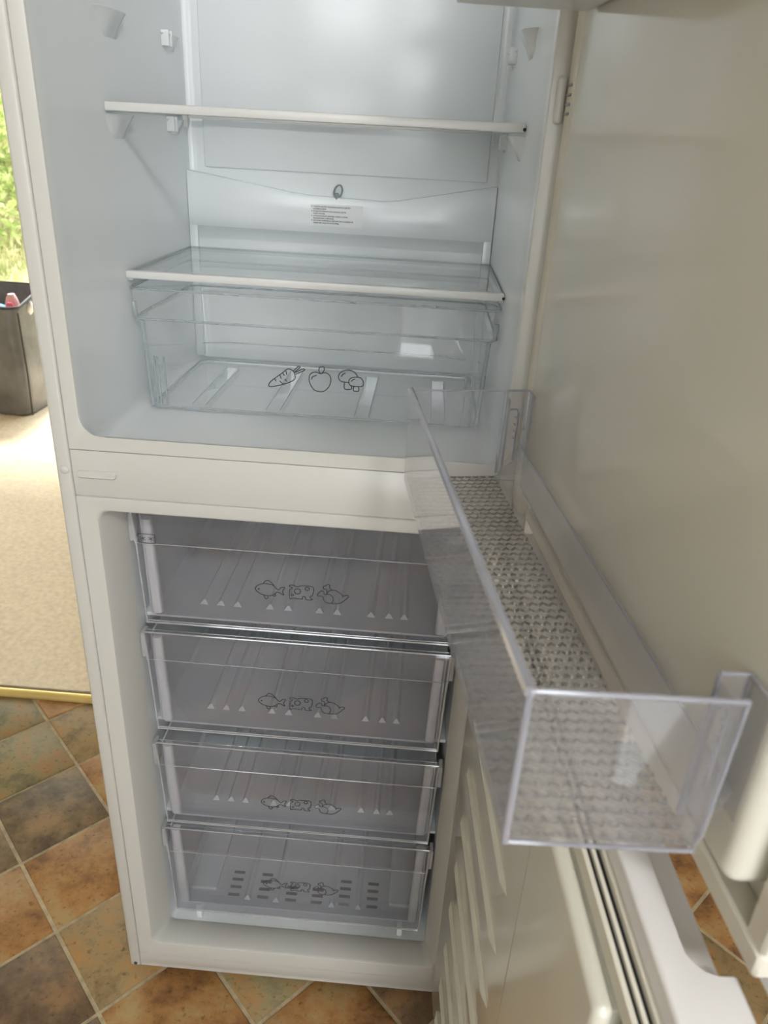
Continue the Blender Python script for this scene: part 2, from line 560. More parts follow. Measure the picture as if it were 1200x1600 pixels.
# ------------------------------------------------------------------ fridge-freezer cabinet
fridge = thing('fridge_freezer', 'tall white fridge freezer with both doors open, standing on slate tiles', 'fridge', (W / 2, 0.27, FLOOR))
S = 0.018
TOP = 1.73
mb = MB().box(0, S - 0.0006, 0.0, 0.56, 0.0, TOP, 0.0035, 3)
side_l = mb.build('side_panel', M['shell'], fridge)
mb = MB().box(W - S + 0.0006, W, 0.0, 0.56, 0.0, TOP, 0.0035, 3)
mb.build('side_panel', M['shell'], fridge)
mb = MB().box(S, W - S, 0.54, 0.56, 0.0, TOP).box(S, W - S, 0.002, 0.54, TOP - 0.02, TOP)
mb.build('back_panel', M['shell'], fridge)
# screw and cap on the left strip
MB().tube([(0.0095, -0.0004, 0.0075), (0.0095, -0.0016, 0.0075)], 0.0028, 12).build('screw', M['slot'], side_l)
MB().tube([(0.0100, 0.001, 0.9005), (0.0100, -0.001, 0.9005), (0.0100, -0.0022, 0.9005)], [0.0052, 0.0052, 0.0036], 16).build('cap', M['shell'], side_l)

ZM1, ZM2 = 0.9265, 0.8678


def cavity(name, zo0, zo1, lip, back, parent):
    """one moulded liner: front frame, rounded lip, walls and back"""
    mb = MB()
    mb.loft([rrect(*r) for r in [(S + 0.0003, W - S - 0.0003, zo0, zo1, 0.0015, 0.012), (S + 0.0003, W - S - 0.0003, zo0, zo1, 0.0015, 0.0015),
                                 (S + 0.0013, W - S - 0.0013, zo0 + 0.001, zo1 - 0.001, 0.0015, 0.0)] + lip + back], False, True)
    return mb.build(name, M['liner'], parent)


def liner(name, zo0, zo1, lip, back, split):
    """front frame plastic and inner liner are one moulding; the frame is a part with its own tone"""
    a = [(S + 0.0003, W - S - 0.0003, zo0, zo1, 0.0015, 0.012), (S + 0.0003, W - S - 0.0003, zo0, zo1, 0.0015, 0.0015),
         (S + 0.0013, W - S - 0.0013, zo0 + 0.001, zo1 - 0.001, 0.0015, 0.0)]
    full = a + lip + back
    k = len(a) + split
    f = MB(); f.loft([rrect(*r) for r in full[:k]])
    f.build(name + '_frame', M['frame'], fridge, fix=False)
    b = MB(); b.loft([rrect(*r) for r in full[k - 1:]], False, True)
    return b.build(name + '_liner', M['liner'], fridge, fix=False)


L = 0.0354
liner('fridge', ZM1, TOP - 0.02,
      [(L - 0.003, W - L + 0.003, 0.944, 1.70, 0.026, 0.0), (L - 0.001, W - L + 0.001, 0.9425, 1.699, 0.026, 0.0006),
       (L, W - L, 0.9395, 1.698, 0.026, 0.003), (L + 0.0005, W - L - 0.0005, 0.936, 1.697, 0.026, 0.009)],
      [(L + 0.0006, W - L - 0.0006, 0.927, 1.696, 0.024, 0.022), (L + 0.0008, W - L - 0.0008, 0.920, 1.695, 0.022, 0.036), (L + 0.001, W - L - 0.001, 0.917, 1.694, 0.02, 0.06),
       (L + 0.002, W - L - 0.002, 0.917, 1.692, 0.018, 0.448), (L + 0.005, W - L - 0.005, 0.920, 1.689, 0.015, 0.457), (L + 0.012, W - L - 0.012, 0.927, 1.682, 0.012, 0.460)], 3)
K = 0.0426
liner('freezer', 0.034, ZM2,
      [(K - 0.004, W - K + 0.004, 0.0605, 0.8525, 0.014, 0.0), (K - 0.001, W - K + 0.001, 0.063, 0.8508, 0.014, 0.0008),
       (K + 0.001, W - K - 0.001, 0.0645, 0.849, 0.013, 0.004), (K + 0.0125, W - K - 0.0125, 0.056, 0.843, 0.010, 0.048), (K + 0.0135, W - K - 0.0135, 0.053, 0.842, 0.008, 0.053)],
      [(K + 0.0138, W - K - 0.0138, 0.052, 0.842, 0.008, 0.06), (K + 0.0138, W - K - 0.0138, 0.052, 0.842, 0.008, 0.43), (K + 0.02, W - K - 0.02, 0.058, 0.836, 0.006, 0.438)], 5)
# bar between the compartments
mb = MB().box(S + 0.0004, W - S - 0.0004, 0.0012, 0.05, ZM2 + 0.0006, ZM1 - 0.0006, 0.0012)
bar = mb.build('crossbar', M['frame'], fridge)
mb = MB()
pts = []
for k in range(24):
    a = 2 * PI * k / 24
    sx = 0.0185 if math.cos(a) > 0 else -0.0185
    pts.append((sx + 0.0475 + 0.0046 * math.cos(a), 0.897 + 0.0046 * math.sin(a) + 0.0))
mb.loft([[(p[0], 0.002, p[1]) for p in pts], [(p[0], -0.0012, p[1]) for p in pts], [(0.0475 + (p[0] - 0.0475) * 0.97, -0.0026, 0.897 + (p[1] - 0.897) * 0.75) for p in pts]], False, True)
mb.build('hinge_hole_cap', M['frame'], bar)
# near-black strips that paint the shade in the joint gaps
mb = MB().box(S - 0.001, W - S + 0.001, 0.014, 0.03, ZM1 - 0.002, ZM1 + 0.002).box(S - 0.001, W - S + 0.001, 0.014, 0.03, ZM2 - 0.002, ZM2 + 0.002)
mb.build('joint_shade', M['dark'], fridge)
# plinth
mb = MB().prism([(0.012, 0.002), (0.004, 0.0), (0.0005, 0.003), (0.0012, 0.010), (0.0, 0.0125), (0.0005, 0.0335), (0.03, 0.0335), (0.03, 0.0)], 'x', S + 0.0004, W - S - 0.0004)
plinth = mb.build('plinth', M['frame'], fridge)
for x, y in ((0.06, 0.05), (W - 0.06, 0.05), (0.06, 0.5), (W - 0.06, 0.5)):
    MB().tube([(x, y, FLOOR + 0.0006), (x, y, FLOOR + 0.008), (x, y, 0.004)], [0.016, 0.016, 0.008], 14).build('foot', M['dark'], fridge)
MB().box(S, W - S, 0.03, 0.54, 0.002, 0.02).build('base_panel', M['shell'], fridge)

# back wall details of the fridge compartment
mb = MB().box(0.0636, 0.4905, 0.4545, 0.462, 1.212, 1.67, 0.003, 2)
mb.build('back_wall_panel', M['liner'], fridge)
V = [(0.0385, 1.207), (0.20, 1.1835), (0.225, 1.181), (0.338, 1.1782), (0.36, 1.180), (0.5065, 1.208)]
mb = MB().prism(V + [(0.5065, 1.1286), (0.0385, 1.1286)], 'y', 0.4445, 0.4615, 0.0012)
mb.box(0.0385, 0.0512, 0.4445, 0.4615, 0.925, 1.131, 0.0012).box(0.4936, 0.5065, 0.4445, 0.4615, 0.925, 1.131, 0.0012)
mb.box(0.05, 0.495, 0.4525, 0.4615, 0.922, 1.130)
# soft cove under the recess edge
mb.prism([(0.4445, 1.1300), (0.4475, 1.1255), (0.4510, 1.1215), (0.4526, 1.110), (0.4535, 1.13)], 'x', 0.0505, 0.4945)
ledge = mb.build('drain_channel', M['liner'], fridge)
pl = []
for k in range(18):
    a = 2 * PI * k / 18
    pl.append((0.2685 + 0.0062 * math.cos(a), 0.449 - 0.003 * math.sin(a), 1.1885 + 0.0088 * math.sin(a) + 0.003 * math.cos(a)))
mb = MB().tube(pl, 0.0014, 6, True).tube([(0.266, 0.4465, 1.1855), (0.2665, 0.448, 1.180), (0.266, 0.449, 1.176)], 0.0042, 8)
mb.build('drain_plunger', M['clip'], fridge)
# instruction sticker below the drain
st = MB().prism([(0.2268, 1.1392), (0.3074, 1.1388), (0.3074, 1.1706), (0.2268, 1.1700)], 'y', 0.4436, 0.4448).build('instruction_sticker', M['sticker'], fridge)
st['label'] = 'white sticker with printed drain instructions in four languages'


def text(body, name, size, loc, parent, mat, line=1.0, xs=1.0):
    c = bpy.data.curves.new(name, 'FONT')
    c.body = body
    c.size = size
    c.space_line = line
    c.offset = size * 0.022
    c.materials.append(mat)
    tmp = bpy.data.objects.new(name, c)
    COL.objects.link(tmp)
    dg = bpy.context.evaluated_depsgraph_get()
    me = bpy.data.meshes.new_from_object(tmp.evaluated_get(dg))
    bpy.data.objects.remove(tmp)
    for v in me.vertices:
        v.co = (loc[0] + v.co.x * xs, loc[1], loc[2] + v.co.y)
    o = bpy.data.objects.new(name, me)
    if not me.materials:
        me.materials.append(mat)
    COL.objects.link(o)
    adopt(o, parent)
    return o


lines = ['TAHL\u0130YE DEL\u0130\u011e\u0130 TIKANIRSA PLAST\u0130K \u00c7UBU\u011eU', 'KULLANMANIZ GEREK\u0130R.',
         'IN CASE THE DRAINAGE HOLE IS BLOCKED, USE THE', 'PLASTIC PLUNGER.',
         "SI L'EVACUATION EST OBSTRU\u00c9E, UTILISEZ LA TIGE EN", 'PLASTIQUE POUR LA D\u00c9BOUCHER.',
         'SOLLTE DER WASSERABLAUF VERSTOPFT SEIN, SO REINIGEN SIE', 'DIESEN MIT KUNSTSTOFFST\u00d6PSEL.']
widths = [0.0565, 0.020, 0.0500, 0.018, 0.0525, 0.032, 0.0610, 0.040]
for k, (t, wd) in enumerate(zip(lines, widths)):
    zz = 1.1655 - 0.0033 * k
    o = text(t, 'printed_line', 0.0027, (0, 0.4433, zz), st, M['ink'])
    w0 = max(v.co.x for v in o.data.vertices)
    for v in o.data.vertices:
        v.co.x = 0.2318 + v.co.x * wd / w0
    if k % 2 == 0:
        MB().box(0.2288, 0.2300, 0.4432, 0.4437, zz + 0.0004, zz + 0.0016).build('bullet', M['ink'], st)


# shelf supports moulded in the side walls
def bracket(xw, sgn, y0, y1, z1, dep=0.011, h=0.022, nm='shelf_bracket'):
    mb = MB()
    r = []
    n = 7
    for t, (d, zz) in enumerate(((dep, z1), (dep * 0.93, z1 - 0.003), (dep * 0.45, z1 - h * 0.55), (0.0, z1 - h))):
        row = []
        for k in range(n):
            u = k / (n - 1)
            e = math.sin(PI * min(1, max(0, u))) ** 0.35
            row.append((xw - sgn * 0.002 + sgn * (0.002 + d * e), y0 + (y1 - y0) * (0.5 + (u - 0.5) * (1 - 0.45 * (t / 3))), zz))
        r.append(row)
    vs = [p for row in r for p in row]
    fs = [(a * n + b, a * n + b + 1, (a + 1) * n + b + 1, (a + 1) * n + b) for a in range(3) for b in range(n - 1)]
    k = len(vs)
    vs += [(xw - sgn * 0.002, y0, z1), (xw - sgn * 0.002, y1, z1)]
    fs.append(tuple(range(n)) + (k + 1, k))
    mb.add(vs, fs, True)
    return mb.build(nm, M['liner'], fridge)


for z1 in (1.2725, 1.3745, 1.476, 1.578):
    for xw, sg in ((L + 0.0012, 1), (W - L - 0.0012, -1)):
        bracket(xw, sg, 0.150, 0.228, z1, 0.016, 0.026)
        bracket(xw, sg, 0.365, 0.440, z1, 0.010, 0.02)
        for yy in (0.372, 0.386):
            mb = MB().box(min(xw, xw + sg * 0.0108), max(xw, xw + sg * 0.0108), yy, yy + 0.004, z1 - 0.015, z1 + 0.004, 0.0012)
            mb.build('shelf_rib', M['liner'], fridge)

# door switch on the right of the front frame
mb = MB().box(0.5150, 0.5235, -0.0075, 0.001, 1.2815, 1.3195, 0.0035, 3)
sw = mb.build('door_switch', M['frame'], fridge)
# ------------------------------------------------------------------ doors
class DoorFrame:
    def __init__(self, x0, y0, deg):
        t = math.radians(deg)
        self.o = Vector((x0, y0, 0)); self.a = Vector((math.sin(t), -math.cos(t), 0)); self.n = Vector((math.cos(t), math.sin(t), 0))

    def __call__(self, c):
        # local (s along door, t outward, z)
        p = self.o + self.a * c[0] + self.n * c[1]
        return (p.x, p.y, c[2])


def ring_frame(mb, T, s0, s1, z0, z1, w, t0, t1, b=0.0008):
    mb.box(s0, s1, t0, t1, z1 - w, z1, b, 1, T).box(s0, s1, t0, t1, z0, z0 + w, b, 1, T)
    mb.box(s0, s0 + w, t0, t1, z0 + w, z1 - w, b, 1, T).box(s1 - w, s1, t0, t1, z0 + w, z1 - w, b, 1, T)


UD = DoorFrame(0.5225, -0.046, 6.7)
ud = MB().box(-0.018, 0.527, 0.030, 0.075, 0.878, 1.75, 0.004, 3, UD).build('fridge_door', M['doorskin'], fridge)
mb = MB().box(0.0, 0.479, 0.0, 0.030, 0.938, 1.71, 0.009, 4, UD)
mb.build('door_liner', M['doorliner'], ud)
mb = MB(); ring_frame(mb, UD, -0.004, 0.500, 0.900, 1.73, 0.016, 0.014, 0.0305, 0.002)
mb.box(-0.0415, -0.003, 0.006, 0.0305, 0.905, 1.73, 0.004, 2, UD)
gk = mb.build('gasket', M['gasket'], ud)
for k in range(4):
    zz = 1.2885 + k * 0.0075
    MB().box(-0.036, -0.023, 0.0045, 0.0066, zz, zz + 0.0024, 0.0008, 1, UD).build('vent_slit', M['clip'], gk)
LD = DoorFrame(0.4998, -0.037, 4.0)
# lower door skin with the grip scooped out of its top edge
ZT = 0.870
ld = MB().box(-0.02, 0.525, 0.028, 0.070, FLOOR + 0.04, ZT, 0.003, 3, LD).build('freezer_door', M['doorskin'], fridge)
plan = []
for cs_, a0 in ((0.4885 - 0.016, 270), (0.2585 + 0.016, 180)):
    arc = [(cs_ + 0.016 * math.cos(math.radians(a0 + 90 * k / 8)), 0.0618 + 0.016 * math.sin(math.radians(a0 + 90 * k / 8))) for k in range(9)]
    plan += arc[::-1]
plan = [(0.4885, 0.085)] + plan + [(0.2585, 0.085)]
cut = MB().prism(plan, 'z', ZT - 0.021, ZT + 0.02, 0, LD).build('grip_cutter', M['doorskin'])
md = ld.modifiers.new('grip', 'BOOLEAN')
md.operation = 'DIFFERENCE'; md.object = cut; md.solver = 'EXACT'
me_ = bpy.data.meshes.new_from_object(ld.evaluated_get(bpy.context.evaluated_depsgraph_get()))
ld.modifiers.clear(); ld.data = me_
bpy.data.objects.remove(cut)
try:
    me_.set_sharp_from_angle(angle=math.radians(42))
except Exception:
    pass
mb = MB().box(0.0, 0.486, 0.0, 0.0135, 0.06, 0.832, 0.006, 4, LD)
mb.box(0.003, 0.483, 0.010, 0.029, 0.063, 0.829, 0.002, 2, LD)
ll = mb.build('door_liner', M['doorliner'], ld)
MB().box(0.330, 0.3308, -0.0002, 0.002, 0.075, 0.822, 0, 1, LD).build('crease', M['clip'], ll)  # thin grey strip paints the shade line of the crease
for zz in (0.672, 0.592, 0.512, 0.432, 0.352, 0.272, 0.192, 0.112):
    m2 = MB()
    s0, s1, h = 0.055, 0.297, 0.0032
    vs = [(s0, 0.001, zz), (s0 + 0.018, -0.0045, zz + h * 0.5), (s0 + 0.018, -0.0045, zz - h * 0.5), (s1 - 0.018, -0.0045, zz + h * .5), (s1 - 0.018, -0.0045, zz - h * .5), (s1, 0.001, zz),
          (s0 + 0.012, 0.001, zz + h * 1.5), (s0 + 0.012, 0.001, zz - h * 1.5), (s1 - 0.012, 0.001, zz + h * 1.5), (s1 - 0.012, 0.001, zz - h * 1.5)]
    fs = [(1, 3, 4, 2), (0, 1, 2), (5, 4, 3), (0, 6, 1), (0, 2, 7), (5, 3, 8), (5, 9, 4), (1, 6, 8, 3), (2, 4, 9, 7)]
    m2.add([LD(v) for v in vs], fs)
    m2.build('rib', M['doorliner'], ll)
mb = MB()
for t0, t1, zt in ((0.0138, 0.0172, 0.8475), (0.0196, 0.0222, 0.8495), (0.0250, 0.0285, 0.8535)):
    ring_frame(mb, LD, -0.010, 0.507, 0.045, zt, 0.0165, t0, t1, 0.0012)
mb.box(-0.031, -0.003, 0.006, 0.0285, 0.05, 0.845, 0.004, 2, LD)
mb.build('gasket', M['gasket'], ld)
mb = MB()
for t0, t1, zt in ((0.0172, 0.0196, 0.8445), (0.0222, 0.0250, 0.8465)):
    ring_frame(mb, LD, -0.007, 0.504, 0.048, zt, 0.0135, t0, t1, 0)
gv = mb.build('gasket_groove', M['groove'], ld)
gv['label'] = 'dark grooves of the folded gasket'
# hinges
for (T, z0, z1, par) in ((UD, 0.8705, 0.879, ud), ):
    MB().box(-0.012, 0.03, 0.036, 0.066, z0, z1, 0.002, 1, T).build('hinge', M['doorskin'], par)


# ------------------------------------------------------------------ glass shelves
def glass_shelf(label, x0, x1, y0, y1, z, th, backtrim=True):
    """z = top of glass"""
    t = thing('glass_shelf', label, 'shelf', ((x0 + x1) / 2, (y0 + y1) / 2, z), 'glass shelves of the fridge')
    g_ = MB().box(x0 + 0.002, x1 - 0.002, y0 + 0.006, y1, z - 0.004, z).build('glass_pane', M['glass'], t)
    e = MB().box(x0 + 0.0013, x0 + 0.0023, y0 + 0.006, y1, z - 0.0038, z - 0.0003).box(x1 - 0.0023, x1 - 0.0013, y0 + 0.006, y1, z - 0.0038, z - 0.0003)
    e.box(x0 + 0.002, x1 - 0.002, y1 - 0.0012, y1 + 0.0002, z - 0.0038, z - 0.0003)
    e.build('glass_edge', M['glassedge'], g_)['label'] = 'dark green polished edge of the glass'
    MB().box(x0, x1, y0, y0 + 0.010, z - th + 0.002, z + 0.002, 0.0022, 2).build('front_trim', M['trim'], t)
    MB().tube([(x1 - 0.0012, y0 - 0.0006, z - th * 0.4), (x1 - 0.0012, y0 + 0.001, z - th * 0.4)], 0.0019, 8).build('trim_hole', M['dark'], t)
    if backtrim:
        m = MB().box(x0 + 0.012, x1 - 0.012, y1 - 0.006, y1 + 0.0035, z - 0.0065, z - 0.0035, 0.001)
        for xx in (x0 + 0.006, x1 - 0.018):
            m.prism([(y1 - 0.014, z - 0.004), (y1 + 0.003, z - 0.004), (y1 + 0.002, z - 0.012), (y1 - 0.006, z - 0.020), (y1 - 0.010, z - 0.019)], 'x', xx, xx + 0.006, 0.001)
        m.build('back_trim', M['trim'], t)
    return t


glass_shelf('upper glass shelf with white front trim, seen nearly edge on at eye level', 0.0372, W - 0.0372, 0.1535, 0.440, 1.2830, 0.0098)
glass_shelf('lower glass shelf directly over the clear vegetable drawer', 0.0372, W - 0.0372, 0.1694, 0.4425, 1.0985, 0.0098, False)
# ledges in the liner that carry the lower shelf
for x0, x1 in ((L + 0.0008, L + 0.0075), (W - L - 0.0075, W - L - 0.0008)):
    MB().box(x0, x1, 0.18, 0.44, 1.0865, 1.0943, 0.001).build('shelf_ledge', M['liner'], fridge)


# ------------------------------------------------------------------ printed outlines
ICON = {
 'carrot': [[(-57.1, -12.0), (-54.2, -7.0), (-47.1, -1.0), (-39.3, 5.1), (-33.0, 10.5), (-29.2, 11.6), (-24.5, 9.5), (-21.9, 4.7), (-21.9, -0.9), (-25.3, -4.3), (-33.2, -8.0), (-42.6, -11.3), (-52.0, -13.7), (-55.9, -13.5), (-57.1, -12.0)], [(-23.8, 9.3), (-18.3, 15.1), (-16.0, 15.7), (-15.4, 14.2), (-22.2, 8.1)], [(-22.2, 7.0), (-12.2, 12.4), (-9.8, 12.6), (-9.8, 10.8), (-21.0, 5.2)], [(-48.7, -2.7), (-46.7, -6.2)], [(-41.6, 2.5), (-40.1, -2.1)], [(-37.7, 5.5), (-35.9, 2.2)], [(-33.8, 8.6), (-32.3, 3.2)], [(-42.2, -5.4), (-37.8, -9.4)], [(-35.5, -2.6), (-32.4, -5.5)]],
 'apple': [[(11.8, 8.1), (5.6, 9.7), (-0.5, 7.7), (-3.1, 2.0), (-2.0, -5.8), (2.8, -13.5), (9.0, -16.1), (16.8, -15.2), (23.0, -8.9), (25.5, -0.8), (24.2, 6.2), (19.5, 9.5), (14.9, 9.2), (11.8, 8.1)], [(11.8, 8.5), (9.5, 12.3), (10.9, 16.6), (15.5, 17.9), (16.7, 14.4), (14.9, 10.3), (11.8, 8.5)], [(0.0, -0.6), (1.4, 3.1), (6.9, 5.5)]],
 'mushroom': [[(49.9, -1.2), (39.9, -0.6), (35.9, 3.1), (36.1, 8.6), (41.0, 13.6), (47.9, 15.2), (54.9, 13.8), (59.6, 9.4), (60.5, 6.3)], [(43.7, -1.0), (44.0, -10.2), (52.8, -9.9), (52.4, -6.1)], [(50.0, -3.1), (49.5, 1.7), (52.8, 5.3), (59.0, 6.7), (65.2, 5.6), (68.3, 0.6), (67.5, -4.6), (62.5, -5.9), (53.2, -5.5), (50.0, -3.1)], [(56.3, -5.8), (55.7, -11.9), (62.5, -11.9), (62.0, -6.0)], [(39.4, 5.7), (40.8, 8.9), (44.5, 10.8)], [(52.5, 0.3), (54.5, 2.8), (57.5, 3.8)]],
 'fish': [[(-52.2, 27.1), (-50.0, 32.4), (-44.2, 36.1), (-36.6, 36.9), (-29.1, 35.3), (-24.1, 30.3), (-21.6, 29.0), (-17.8, 32.8), (-13.4, 33.0), (-16.4, 27.0), (-14.8, 21.3), (-19.8, 24.1), (-24.2, 24.9), (-28.0, 21.1), (-34.4, 18.6), (-40.8, 19.2), (-47.0, 21.6), (-52.2, 27.1)], [(-41.9, 36.5), (-38.5, 41.1), (-34.7, 41.7), (-30.3, 38.5), (-27.2, 34.4)], [(-41.4, 19.2), (-38.6, 13.5), (-35.5, 16.5), (-37.0, 18.7)], [(-30.0, 20.5), (-27.5, 18.2), (-25.5, 20.3), (-26.8, 22.0)], [(-48.2, 28.2), (-47.1, 28.5), (-47.2, 27.5), (-48.2, 27.4), (-48.2, 28.2)]],
 'cheese': [[(-7.1, 37.2), (-3.3, 37.8), (0.4, 36.4), (4.2, 35.7), (7.3, 37.6), (23.1, 37.1), (23.0, 24.7), (20.0, 22.5), (20.0, 20.0), (22.8, 17.3), (14.3, 17.1), (13.7, 20.4), (11.4, 21.7), (9.3, 19.3), (8.9, 17.3), (-2.8, 17.9), (-7.2, 16.9), (-7.1, 30.3), (-4.2, 32.1), (-4.2, 34.5), (-7.1, 35.2), (-7.1, 37.2)], [(3.2, 32.9), (6.1, 31.8), (7.2, 29.1), (6.1, 26.1), (3.2, 24.7), (0.3, 25.6), (-0.8, 28.4), (0.3, 31.3), (3.2, 32.9)], [(15.9, 36.6), (18.2, 35.5), (18.6, 33.1), (15.9, 30.8), (13.4, 32.6), (13.6, 35.1), (15.9, 36.6)], [(-3.7, 24.3), (-2.1, 23.0), (-3.8, 21.1), (-5.3, 22.7), (-3.7, 24.3)]],
 'chicken': [[(41.3, 28.8), (45.6, 33.6), (52.5, 34.6), (60.1, 29.8), (62.7, 26.8), (67.0, 28.2), (69.6, 25.9), (59.2, 15.2), (49.1, 14.0), (41.5, 14.8), (37.7, 18.2), (36.1, 23.9), (31.3, 23.9), (29.4, 26.3), (33.7, 31.8), (37.5, 31.0), (38.2, 27.5), (45.1, 27.7), (49.6, 23.7), (50.0, 18.5), (47.9, 14.6)], [(41.3, 28.1), (41.2, 34.6), (37.4, 35.8), (37.1, 39.4), (39.8, 40.3), (42.3, 42.7), (45.4, 41.6), (44.9, 37.9), (48.1, 35.3)], [(61.5, 24.7), (63.9, 27.5)]],
}


def smooth_path(p):
    """Catmull-Rom through the points"""
    if len(p) < 3:
        return p
    closed = p[0] == p[-1]
    q = [Vector(a) for a in p]
    out = []
    n = len(q)
    for i in range(n - 1):
        p1, p2 = q[i], q[i + 1]
        p0 = q[i - 1] if i > 0 else (q[-2] if closed else p1)
        p3 = q[i + 2] if i + 2 < n else (q[1] if closed else p2)
        for k in range(4):
            t = k / 4
            out.append(0.5 * (2 * p1 + (p2 - p0) * t + (2 * p0 - 5 * p1 + 4 * p2 - p3) * t * t + (3 * p1 - p0 - 3 * p2 + p3) * t ** 3))
    out.append(q[-1])
    return [tuple(a) for a in out]


def icon(name, cx, cz, yf, parent, w=0.0013, smooth=True, scale=1.0):
    mb = MB()
    for path in ICON[name]:
        p = smooth_path(path) if smooth else path
        p = [Vector((a[0] / 1000 * scale, a[1] / 1000 * scale)) for a in p]
        L_, R_ = [], []
        for i, c in enumerate(p):
            d = p[min(i + 1, len(p) - 1)] - p[max(i - 1, 0)]
            if d.length < 1e-9:
                d = Vector((1, 0))
            d.normalize()
            nn = Vector((-d.y, d.x)) * w / 2
            y = yf(cz + c.y) - 0.00015
            L_.append((cx + c.x + nn.x, y, cz + c.y + nn.y)); R_.append((cx + c.x - nn.x, y, cz + c.y - nn.y))
        n = len(p)
        mb.add(L_ + R_, [(i, i + 1, n + i + 1, n + i) for i in range(n - 1)])
    return mb.build('printed_' + name, M['ink'], parent, fix=False)


# ------------------------------------------------------------------ clear boxes
def loop_rect(x0, x1, y0, y1, z, r=0.01, n=4):
    pts = []
    for cx, cy, a0 in ((x1 - r, y1 - r, 0), (x0 + r, y1 - r, 90), (x0 + r, y0 + r, 180), (x1 - r, y0 + r, 270)):
        for k in range(n + 1):
            a = math.radians(a0 + 90 * k / n)
            pts.append((cx + r * math.cos(a), cy + r * math.sin(a), z))
    return pts


# vegetable drawer
cr = thing('crisper_drawer', 'large clear vegetable drawer printed with carrot, apple and mushrooms', 'drawer', (W / 2, 0.3, 0.92))
mb = MB()
mb.loft([loop_rect(0.0530, 0.4925, 0.181, 0.425, 0.9205, 0.012), loop_rect(0.0515, 0.4940, 0.1795, 0.4265, 0.926, 0.014), loop_rect(0.0465, 0.4985, 0.178, 0.430, 1.038, 0.014),
         loop_rect(0.0395, 0.5050, 0.1755, 0.434, 1.0405, 0.012), loop_rect(0.0375, 0.5070, 0.1745, 0.435, 1.078, 0.012)], True, False)
body = mb.build('drawer_body', M['crisper'], cr)
mb = MB()
for z, ins in ((1.078, 0), (1.0405, 0.002)):
    mb.tube(loop_rect(0.0375 + ins, 0.5070 - ins, 0.1745 + ins * .5, 0.435 - ins, z, 0.012), 0.0016, 6, True)
mb.tube(loop_rect(0.0520, 0.4935, 0.180, 0.426, 0.9235, 0.014), 0.0015, 6, True)
mb.build('rim', M['crisperedge'], cr)
for x in (0.063, 0.067, 0.0755, 0.4705, 0.479, 0.483):
    mb = MB().tube([(x, 0.1788, 0.926), (x - 0.001 if x < .2 else x + 0.001, 0.1782, 0.992)], 0.0013, 6)
    mb.build('corner_rib', M['crisperedge'], cr)
for x in (0.0555, 0.4905):
    sg = -1 if x < .2 else 1
    mb = MB().tube([(x, 0.1795, 0.925), (x + sg * 0.005, 0.1785, 1.037), (x + sg * 0.012, 0.1765, 1.042), (x + sg * 0.0125, 0.1755, 1.062)], 0.0030, 6)
    mb.build('corner_rib', M['crisperedge'], cr)
for x in (0.1145, 0.2165, 0.3370, 0.440):
    mb = MB().loft([[(x + sx * 0.011, y, 0.9212) for sx, y in ((-1, 0.19), (1, 0.19), (1, 0.385), (-1, 0.385))],
                    [(x + sx * 0.009, y, 0.9255) for sx, y in ((-1, 0.193), (1, 0.193), (1, 0.38), (-1, 0.38))]], False, True, smooth=False)
    rb_ = mb.build('floor_rib', M['crisper'], cr)
    mb = MB()
    for sx in (-1, 1):
        mb.tube([(x + sx * 0.0095, 0.19, 0.9257), (x + sx * 0.0095, 0.383, 0.9257)], 0.0007, 4)
    mb.build('rib_edge', M['crisperedge'], rb_)
mb = MB().tube([(0.062, 0.405, 0.956), (0.10, 0.4185, 0.956), (0.445, 0.4185, 0.956), (0.483, 0.405, 0.956)], 0.0010, 5)
mb.build('back_crease', M['crisperedge'], cr)
for nm in ('carrot', 'apple', 'mushroom'):
    icon(nm, 0.27, 0.975, lambda z: 0.1795 - 0.0015 * (z - 0.926) / 0.112, cr)


